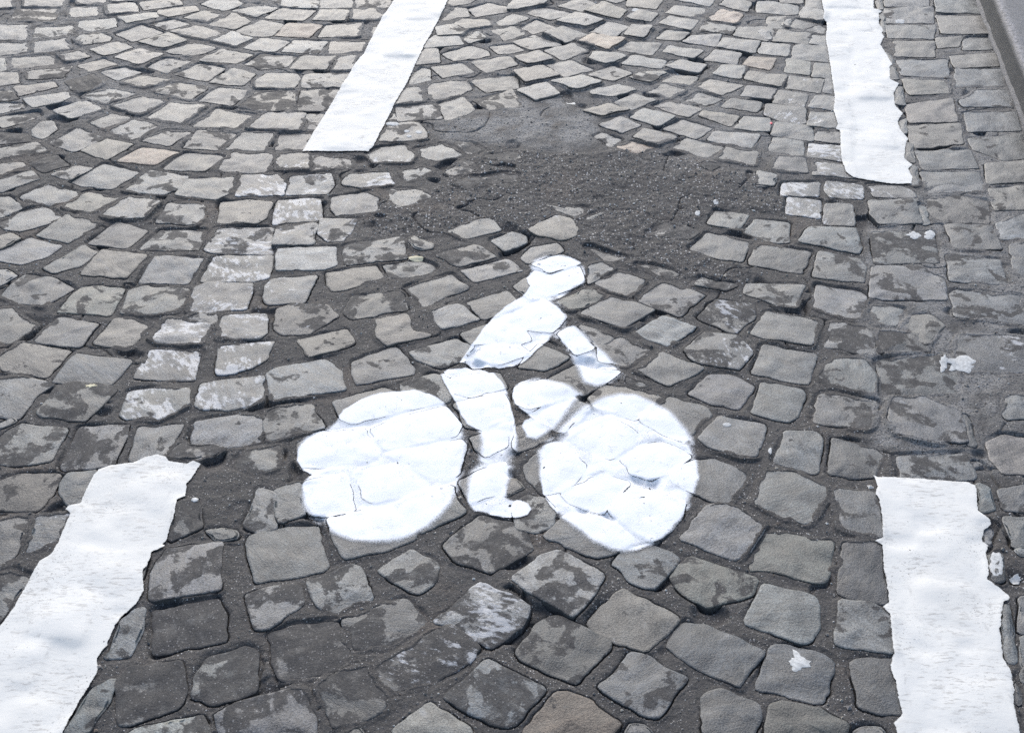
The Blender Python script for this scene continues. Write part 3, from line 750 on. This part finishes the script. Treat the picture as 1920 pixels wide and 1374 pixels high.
# ---------------------------------------------------------------- the ground and the joint filler
gme = bpy.data.meshes.new('ground')
gme.from_pydata([(-60, -40, -0.09), (60, -40, -0.09), (60, 80, -0.09), (-60, 80, -0.09)], [], [(0, 1, 2, 3)])
link('ground', gme, None, make_plain('road_bed', (0.06, 0.055, 0.05), 0.9, 0.4, 8.0), kind='structure', label='dark bed of the street under the paving', category='ground')

keep_v = (DIST > -0.010)
cellk = keep_v[:-1, :-1] | keep_v[1:, :-1] | keep_v[:-1, 1:] | keep_v[1:, 1:]
kerb_side = ((GX - K0[0]) * KN[0] + (GY - K0[1]) * KN[1])
cellk &= kerb_side[:-1, :-1] < 0.03
ncj, nci = cellk.shape
fr = to_ground([(-70, -40), (W_PX + 70, -40), (W_PX + 70, H_PX + 60), (-70, H_PX + 60)])
if poly_area(fr) < 0:
    fr = fr[::-1]
bj, bi = ncj // 3, nci // 3
cxs, cys = np.meshgrid(gx[1:bi * 3:3], gy[1:bj * 3:3])
finezone = signed_dist(cxs, cys, fr) < 0
fine = np.repeat(np.repeat(finezone, 3, 0), 3, 1)
fine_full = np.zeros_like(cellk); fine_full[:bj * 3, :bi * 3] = fine
jj, ii = np.nonzero(cellk & fine_full)
q1 = np.c_[jj * NX + ii, jj * NX + ii + 1, (jj + 1) * NX + ii + 1, (jj + 1) * NX + ii]
blk = cellk[:bj * 3, :bi * 3].reshape(bj, 3, bi, 3).any((1, 3)) & ~finezone
J, I = np.nonzero(blk)
J, I = J * 3, I * 3
q2 = np.c_[J * NX + I, J * NX + I + 3, (J + 3) * NX + I + 3, (J + 3) * NX + I]
quads = np.vstack([q1, q2])
used, inv = np.unique(quads, return_inverse=True)
quads = inv.reshape(-1, 4)
vj, vi = used // NX, used % NX
verts = np.c_[gx[vi], gy[vj], FILL[vj, vi]]
rme = mesh_from('roadway', verts, [quads])
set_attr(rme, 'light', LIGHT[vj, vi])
set_attr(rme, 'fresh', zone[vj, vi])
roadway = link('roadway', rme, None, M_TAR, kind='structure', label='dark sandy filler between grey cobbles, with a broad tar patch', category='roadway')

gutter = bpy.data.objects.new('gutter', None)
COL.objects.link(gutter)
gutter['kind'] = 'structure'
gutter['label'] = 'strip of larger worn setts between white line and kerb'
gutter['category'] = 'gutter'

# ---------------------------------------------------------------- the setts
TONES = {'y': (1.10, 1.01, 0.91), 'o': (1.42, 1.06, 0.82), 'b': (0.91, 0.97, 1.02), 'v': (0.99, 0.98, 0.88)}


def sett_geometry(s):
    q = s.out
    n = len(q)
    r = np.hypot(*(q - s.c).T)
    rings, zs, side = [], [], []

    def ring(scale, z, sd_):
        rings.append(s.c + (q - s.c) * scale[:, None]); zs.append(z); side.append(np.full(n, sd_))
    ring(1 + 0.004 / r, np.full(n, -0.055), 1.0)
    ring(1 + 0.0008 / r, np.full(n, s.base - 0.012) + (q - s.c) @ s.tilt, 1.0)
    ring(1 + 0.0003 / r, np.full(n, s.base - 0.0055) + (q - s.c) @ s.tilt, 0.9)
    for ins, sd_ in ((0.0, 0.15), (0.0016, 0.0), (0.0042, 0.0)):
        k = 1 - ins / r
        p = s.c + (q - s.c) * k[:, None]
        ring(k, top_height(s, p[:, 0], p[:, 1], np.full(n, ins)), sd_)
    for k in ((0.86, 0.70, 0.53, 0.36, 0.18) if s.traced else (0.5,)):
        p = s.c + (q - s.c) * k
        ring(np.full(n, k), top_height(s, p[:, 0], p[:, 1], (1 - k) * r), 0.0)
    zc = top_height(s, np.array([s.c[0]]), np.array([s.c[1]]), np.array([r.min()]))
    v = np.vstack([np.c_[p, z] for p, z in zip(rings, zs)] + [[s.c[0], s.c[1], zc[0]]])
    sd_ = np.r_[np.concatenate(side), 0.0]
    i = np.arange(n); j = (i + 1) % n
    quads = np.vstack([np.c_[k * n + i, k * n + j, (k + 1) * n + j, (k + 1) * n + i] for k in range(len(rings) - 1)])
    L = (len(rings) - 1) * n
    tris = np.c_[L + i, L + j, np.full(n, len(v) - 1)]
    cr = np.zeros(len(v), bool); cr[3 * n:4 * n] = True
    return v, quads, tris, sd_, cr


def sett_look(s):
    b = float(np.exp(np.clip(rng.normal(0, 0.25), -0.55, 0.5))) * 0.103
    t = np.array([0.985, 1.0, 0.968]) * rng.normal(1, 0.010, 3)
    for ch in s.flag:
        if ch in TONES:
            t = t * np.array(TONES[ch])
    if 'd' in s.flag: b *= 0.62
    if 'l' in s.flag: b *= 1.2
    nS = s.flag.count('S')
    stain = [0.25, 0.80, 1.15][min(2, nS)]
    if nS == 0 and 's' in s.flag:
        stain = 0.58
    stain += float(rng.normal(0, 0.06))
    worn = 0.95 if 'W' in s.flag else (0.68 if 'w' in s.flag else 0.12)
    return t * b, stain, worn


def finish_sett(me, tone, stain, worn, sd_, seed):
    n = len(me.vertices)
    set_colour(me, 'tone', np.tile(tone, (n, 1)) if np.ndim(tone) == 1 else tone)
    set_attr(me, 'stain', np.broadcast_to(stain, n))
    set_attr(me, 'worn', np.broadcast_to(worn, n))
    set_attr(me, 'seed', np.broadcast_to(seed, n))
    set_attr(me, 'side', sd_)


def shown_size(s):
    """how large a sett shows in the photograph"""
    if not s.traced:
        return 0
    return s.area / (EYE ** 2 + s.c @ s.c) ** 1.5


bulk = {'road': [], 'gutter': []}
order = sorted(setts, key=shown_size, reverse=True)
count = {'road': 0, 'gutter': 0}
for s in order:
    where = 'gutter' if 'g' in s.flag else 'road'
    geo = sett_geometry(s)
    look = sett_look(s)
    sv = (s.seed % 97) / 97.0 + s.seed * 0.013
    if s.traced and count[where] < 300:
        count[where] += 1
        me = mesh_from('sett', geo[0] - [s.c[0], s.c[1], 0], [geo[1], geo[2]], crease=geo[4])
        finish_sett(me, *look, geo[3], sv)
        o = link('sett', me, gutter if where == 'gutter' else roadway, M_STONE)
        o.location = (s.c[0], s.c[1], 0)
    else:
        bulk[where].append((geo, look, sv))

for where, items in bulk.items():
    if not items:
        continue
    V, Q, T, TN, STN, WN, SD, SE, CR = [], [], [], [], [], [], [], [], []
    base = 0
    for (v, q, t, sd_, cr), (tone, stain, worn), sv in items:
        CR.append(cr)
        n = len(v)
        V.append(v); Q.append(q + base); T.append(t + base); base += n
        TN.append(np.tile(tone, (n, 1))); STN.append(np.full(n, stain)); WN.append(np.full(n, worn)); SD.append(sd_); SE.append(np.full(n, sv))
    me = mesh_from('small_setts', np.vstack(V), [np.vstack(Q), np.vstack(T)], crease=np.concatenate(CR))
    finish_sett(me, np.vstack(TN), np.concatenate(STN), np.concatenate(WN), np.concatenate(SD), np.concatenate(SE))
    link('small_setts', me, gutter if where == 'gutter' else roadway, M_STONE, kind='stuff')

# ---------------------------------------------------------------- kerb and footway
def project(p):
    """world point -> photo pixel"""
    x, y, z = p[0], p[1], p[2] - EYE
    f = y * math.cos(TILT) - z * math.sin(TILT)
    d = -y * math.sin(TILT) - z * math.cos(TILT)
    return W_PX / 2 + FOCAL * x / f, H_PX / 2 + FOCAL * d / f


KERB_H = 0.078
prof = [(-0.012, -0.09, 0.3, 0.3), (-0.010, 0.0035, 0.25, 0.6), (-0.001, 0.0045, 0.3, 0.5), (0.0, 0.006, 1, 0), (0.003, KERB_H - 0.016, 0.95, 0.1), (0.006, KERB_H - 0.006, 0.55, 0.8), (0.012, KERB_H - 0.001, 0.1, 1.0), (0.020, KERB_H, 0.0, 0.9),
        (0.036, KERB_H + 0.0005, 0, 0.25), (0.15, KERB_H + 0.001, 0, 0.0), (0.29, KERB_H + 0.001, 0, 0.0), (0.30, KERB_H - 0.006, 0, 0), (0.30, -0.09, 0.5, 0)]
ts = np.arange(-1.2, 4.6, 0.02)
kv, kg, kw = [], [], []
for t in ts:
    base = K0 + KD * t
    for (o_, z, gr, we) in prof:
        n1 = (fbm(np.array([t * 30.0]), np.array([o_ * 40 + z * 30]), 401, 3)[0] - 0.5)
        p = base + KN * (o_ + n1 * 0.006)
        kv.append((p[0], p[1], z + n1 * 0.004)); kg.append(gr); kw.append(we)
m = len(prof)
a = np.arange(len(ts) - 1)[:, None] * m + np.arange(m - 1)[None]
kq = np.stack([a, a + 1, a + m + 1, a + m], -1).reshape(-1, 4)
kme = mesh_from('kerb', kv, [kq])
set_attr(kme, 'grime', np.array(kg, float)); set_attr(kme, 'wear', np.array(kw, float))
link('kerb', kme, None, M_KERB, kind='structure', label='grey granite kerb with a dark face in the top right corner', category='kerb')
f0, f1 = K0 - KD * 1.2 + KN * 0.306, K0 + KD * 4.6 + KN * 0.306
fme = bpy.data.meshes.new('footway')
fp = [f0, f1, f1 + KN * 6, f0 + KN * 6]
fme.from_pydata([(p[0], p[1], KERB_H - 0.002) for p in fp] + [(p[0], p[1], -0.088) for p in fp], [], [(0, 1, 2, 3), (4, 5, 1, 0), (5, 6, 2, 1), (6, 7, 3, 2), (7, 4, 0, 3)])
link('footway', fme, None, make_plain('footway_asphalt', (0.16, 0.16, 0.17), 0.85, 0.3, 120.0), kind='structure', label='plain grey footway behind the kerb', category='footway')

# ---------------------------------------------------------------- painted lines
C0 = max3(np.maximum(SURF, -0.003))
COAT = 0.86 * blur(C0, 30) + 0.14 * blur(C0, 2) + 0.0009


def drape(poly, pad, height, lift):
    i0, i1, j0, j1 = window(poly, pad)
    px, py = GX[j0:j1, i0:i1], GY[j0:j1, i0:i1]
    d = -signed_dist(px, py, poly)
    k = d > -pad
    ck = k[:-1, :-1] & k[1:, :-1] & k[:-1, 1:] & k[1:, 1:]
    jj, ii = np.nonzero(ck)
    w = px.shape[1]
    q = np.c_[jj * w + ii, jj * w + ii + 1, (jj + 1) * w + ii + 1, (jj + 1) * w + ii]
    used, inv = np.unique(q, return_inverse=True)
    q = inv.reshape(-1, 4)
    x, y = px.ravel()[used], py.ravel()[used]
    z = height[j0:j1, i0:i1].ravel()[used] + lift
    return np.c_[x, y, z], q, d.ravel()[used], (i0, i1, j0, j1), used


dash_labels = {
    'ul': 'upper left white line, straight edged, ending beside the pale worn asphalt',
    'ur': 'upper right white line with ragged torn edge nearest the kerb',
    'll': 'lower left white line with a rounded lump on its top end',
    'lr': 'lower right white line leaving the picture at the bottom right',
}
for key, poly in dash_polys.items():
    v, q, d, (i0, i1, j0, j1), used = drape(poly, 0.006, COAT, 0.0022)
    v[:, 2] -= 0.0010 * (1 - smooth01(d, -0.004, 0.004))
    me = mesh_from('painted_line', v, [q])
    set_attr(me, 'edge', d)
    dj = DIST[j0:j1, i0:i1].ravel()[used]
    set_attr(me, 'low', smooth01(dj, -0.003, 0.0) * (1 - smooth01(dj, 0.002, 0.005)))
    link('painted_line', me, None, M_LINE, kind='thing', label=dash_labels[key], category='road marking', group='white lines painted on the cobbles')

# ---------------------------------------------------------------- cyclist symbol
SKIN = blur(max3(SURF), 2)
sym_c = np.vstack(list(bike_polys.values())).mean(0)
symbol = bpy.data.objects.new('cyclist_symbol', None)
COL.objects.link(symbol)
symbol.location = (sym_c[0], sym_c[1], 0)
symbol['label'] = 'white spray painted stencil of a cyclist on a bicycle in the middle'
symbol['category'] = 'road marking'
symbol['kind'] = 'thing'
names = {'rear_wheel': 'wheel', 'front_wheel': 'wheel', 'head_and_torso': 'torso', 'arm': 'arm', 'near_leg': 'leg', 'far_leg': 'leg', 'foot': 'foot'}
for kk, (key, poly) in enumerate(bike_polys.items()):
    fx = np.arange(poly[:, 0].min() - 0.03, poly[:, 0].max() + 0.03, 0.0016)
    fy_ = np.arange(poly[:, 1].min() - 0.03, poly[:, 1].max() + 0.03, 0.0016)
    px, py = np.meshgrid(fx, fy_)
    d = -signed_dist(px, py, poly)
    kp = d > -0.024
    ck_ = kp[:-1, :-1] & kp[1:, :-1] & kp[:-1, 1:] & kp[1:, 1:]
    jj, ii = np.nonzero(ck_)
    w_ = px.shape[1]
    q = np.c_[jj * w_ + ii, jj * w_ + ii + 1, (jj + 1) * w_ + ii + 1, (jj + 1) * w_ + ii]
    used, inv = np.unique(q, return_inverse=True)
    q = inv.reshape(-1, 4)
    d = d.ravel()[used]
    x_, y_ = px.ravel()[used], py.ravel()[used]
    v = np.c_[x_, y_, sample(SKIN, x_, y_) + 0.0013 + 0.00008 * kk]
    soft = 0.0048 + 0.021 * smooth01(fbm(v[:, 0] * 7, v[:, 1] * 7, 500, 2), 0.42, 0.70)
    wob = (fbm(v[:, 0] * 60, v[:, 1] * 60, 501, 2) - 0.5) * 0.004
    cov = smooth01(d + wob, -soft, soft)
    ck = sample(crack_mask, x_, y_)
    dd = sample(DIST, x_, y_)
    gap = smooth01(dd, -0.0006, 0.0004) * (1 - smooth01(dd, 0.0012, 0.0026))
    cov = cov * (1 - 0.78 * gap * smooth01(ck, 0.02, 0.4))
    cov = cov * (1 - 0.46 * smooth01(dd, 0.0, 0.004) * smooth01(fbm(v[:, 0] * 45, v[:, 1] * 45, 502, 2), 0.34, 0.58))
    v = v - [sym_c[0], sym_c[1], 0]
    me = mesh_from(names[key], v, [q])
    set_attr(me, 'coverage', cov)
    link(names[key], me, symbol, M_SPRAY)

# ---------------------------------------------------------------- drops of paint, litter, grit
M_DROP = make_plain('dried_paint_drop', (0.50, 0.50, 0.48), 0.7, 0.30, 200.0, 0.2)
M_LEAF = make_plain('dry_leaf', (0.62, 0.56, 0.38), 0.7, 0.2, 300.0, 0.3)
M_RED = make_plain('red_scrap', (0.65, 0.02, 0.06), 0.4, 0.1, 300.0, 0.2)
M_GUM = make_plain('old_gum', (0.55, 0.54, 0.50), 0.7, 0.12, 300.0, 0.2)
drops = [
    ('gum_spot', 1070, 193, 9, 4.0, .12, M_GUM, 'pale oval gum spot on the grey worn asphalt', 'gum'),
    ('paint_drop', 735, 233, 12, 3.5, .3, M_DROP, 'long white paint drop just right of upper left line', 'paint drop'),
    ('paint_drop', 763, 248, 5.5, 2, .2, M_DROP, 'small white paint drop, left one of three by upper left line', 'paint drop'),
    ('paint_drop', 785, 250, 6.5, 3, .25, M_DROP, 'small white paint drop, right one of three by upper left line', 'paint drop'),
    ('paint_drop', 767, 257, 5, 2.2, .2, M_DROP, 'small white paint drop, lowest of three by upper left line', 'paint drop'),
    ('paint_drop', 1192, 19, 7, 3, .3, M_DROP, 'small white paint drop among cobbles near the top edge', 'paint drop'),
    ('paint_drop', 1688, 39, 9, 3.5, .35, M_DROP, 'whitish paint drop between upper right line and kerb', 'paint drop'),
    ('dry_leaf', 780, 484, 14, 4, .12, M_LEAF, 'pale yellow dry leaf lying left of the cyclist head', 'leaf'),
    ('paint_drop', 1714, 441, 11.5, 7, .35, M_DROP, 'left of two white paint drops below upper right line', 'paint drop'),
    ('paint_drop', 1743, 440, 11, 8, .25, M_DROP, 'right of two white paint drops below upper right line', 'paint drop'),
    ('paint_drop', 1802, 684, 25, 13, .45, M_DROP, 'largest white paint blot, near the right edge of the picture', 'paint drop'),
    ('paint_drop', 1769, 684, 7, 13, .4, M_DROP, 'narrow white paint blot beside the largest one at right', 'paint drop'),
    ('paint_drop', 366, 939, 7, 5, .2, M_DROP, 'white paint drop right of the lower left line', 'paint drop'),
    ('paint_drop', 1870, 1057, 14, 21, .4, M_DROP, 'tall white paint blot right of the lower right line', 'paint drop'),
    ('paint_drop', 1905, 1080, 11, 8, .4, M_DROP, 'small white paint blot at the right edge beside lower right line', 'paint drop'),
    ('paint_drop', 1363, 798, 8, 4, .2, M_DROP, 'white paint drop on the cobble right of front wheel', 'paint drop'),
    ('paint_drop', 1497, 1240, 17, 18, .6, M_DROP, 'ragged white paint blot on a blue-grey cobble left of lower right line', 'paint drop'),
    ('paint_drop', 1308, 401, 5, 4, .3, M_DROP, 'tiny white chip in the tar patch right of the cyclist head', 'paint drop'),
    ('paint_drop', 1342, 380, 4.5, 4, .3, M_DROP, 'tiny white chip at the right end of the tar patch', 'paint drop'),
    ('paint_drop', 1444, 845, 3.5, 6, .3, M_DROP, 'tiny white chip in the joint above the lower right line', 'paint drop'),
    ('red_scrap', 1446, 231, 2.6, 2.4, .2, M_RED, 'tiny red scrap on a cobble left of upper right line', 'litter'),
    ('wood_chip', 171, 727, 10, 3, .4, M_LEAF, 'small pale wood chip on a stained cobble at the left', 'litter'),
]
for k, (nm, px_, py_, rx, ry, rag, mat, lab, cat) in enumerate(drops):
    th = np.linspace(0, 2 * np.pi, 28, endpoint=False)
    rr = 1 + rag * 3 * (fbm(np.cos(th) * 2.4 + k * 7.3, np.sin(th) * 2.4, 600 + k, 4) - 0.5)
    c = to_ground([(px_, py_)])[0]
    rings, zz = [], []
    for s_, up in ((1.0, 0.0001), (0.93, 0.0005), (0.6, 0.0006), (0.3, 0.0006)):
        g = to_ground(np.c_[px_ + rx * rr * s_ * np.cos(th), py_ + ry * rr * s_ * np.sin(th)])
        rings.append(g); zz.append(sample(SKIN, g[:, 0], g[:, 1]) + up)
    zc = float(sample(SKIN, c[0], c[1])) + 0.0006
    v = np.vstack([np.c_[g - c, z] for g, z in zip(rings, zz)] + [[0, 0, zc]])
    n = 28
    i = np.arange(n); j = (i + 1) % n
    qd = np.vstack([np.c_[r_ * n + j, r_ * n + i, (r_ + 1) * n + i, (r_ + 1) * n + j] for r_ in range(3)])
    tr = np.c_[3 * n + j, 3 * n + i, np.full(n, 4 * n)]
    me = mesh_from(nm, v, [qd, tr])
    o = link(nm, me, None, mat, kind='thing', label=lab, category=cat)
    o.location = (c[0], c[1], 0)

ng = 12000
pick = np.argwhere((DIST > 0.003) & (kerb_side < -0.01) & (signed_dist(GX[::8, ::8], GY[::8, ::8], fr) < 0).repeat(8, 0).repeat(8, 1)[:NY, :NX])
pick2 = np.argwhere(zone > 0.6)
pick = np.vstack([pick[rng.integers(0, len(pick), ng - 3000)], pick2[rng.integers(0, len(pick2), 3000)]])
cx = gx[pick[:, 1]] + rng.uniform(-.0015, .0015, ng)
cy = gy[pick[:, 0]] + rng.uniform(-.0015, .0015, ng)
cz = sample(FILL, cx, cy)
sz = np.exp(rng.normal(math.log(0.0012), 0.45, ng))
octa = np.array([(1, 0, 0), (0, 1, 0), (-1, 0, 0), (0, -1, 0), (0, 0, 1), (0, 0, -1)], float)
of = np.array([(0, 1, 4), (1, 2, 4), (2, 3, 4), (3, 0, 4), (1, 0, 5), (2, 1, 5), (3, 2, 5), (0, 3, 5)])
gv = octa[None] * sz[:, None, None] * rng.uniform(0.6, 1.5, (ng, 6, 1))
ang = rng.uniform(0, 6.28, ng)
gvx = gv[..., 0] * np.cos(ang)[:, None] - gv[..., 1] * np.sin(ang)[:, None]
gvy = gv[..., 0] * np.sin(ang)[:, None] + gv[..., 1] * np.cos(ang)[:, None]
gvv = np.stack([gvx + cx[:, None], gvy + cy[:, None], gv[..., 2] * 0.7 + cz[:, None] + sz[:, None] * 0.3], -1).reshape(-1, 3)
gf = (of[None] + 6 * np.arange(ng)[:, None, None]).reshape(-1, 3)
me = mesh_from('grit', gvv, [gf], False)
pal = np.array([(0.10, 0.095, 0.09), (0.22, 0.20, 0.18), (0.38, 0.34, 0.28), (0.55, 0.52, 0.47), (0.16, 0.12, 0.09)])
set_colour(me, 'tone', np.repeat(pal[rng.choice(5, ng, p=[.25, .27, .20, .16, .12])], 6, 0))
link('grit', me, None, M_GRIT, kind='stuff', label='loose pale grit lying in the joints between cobbles', category='grit')
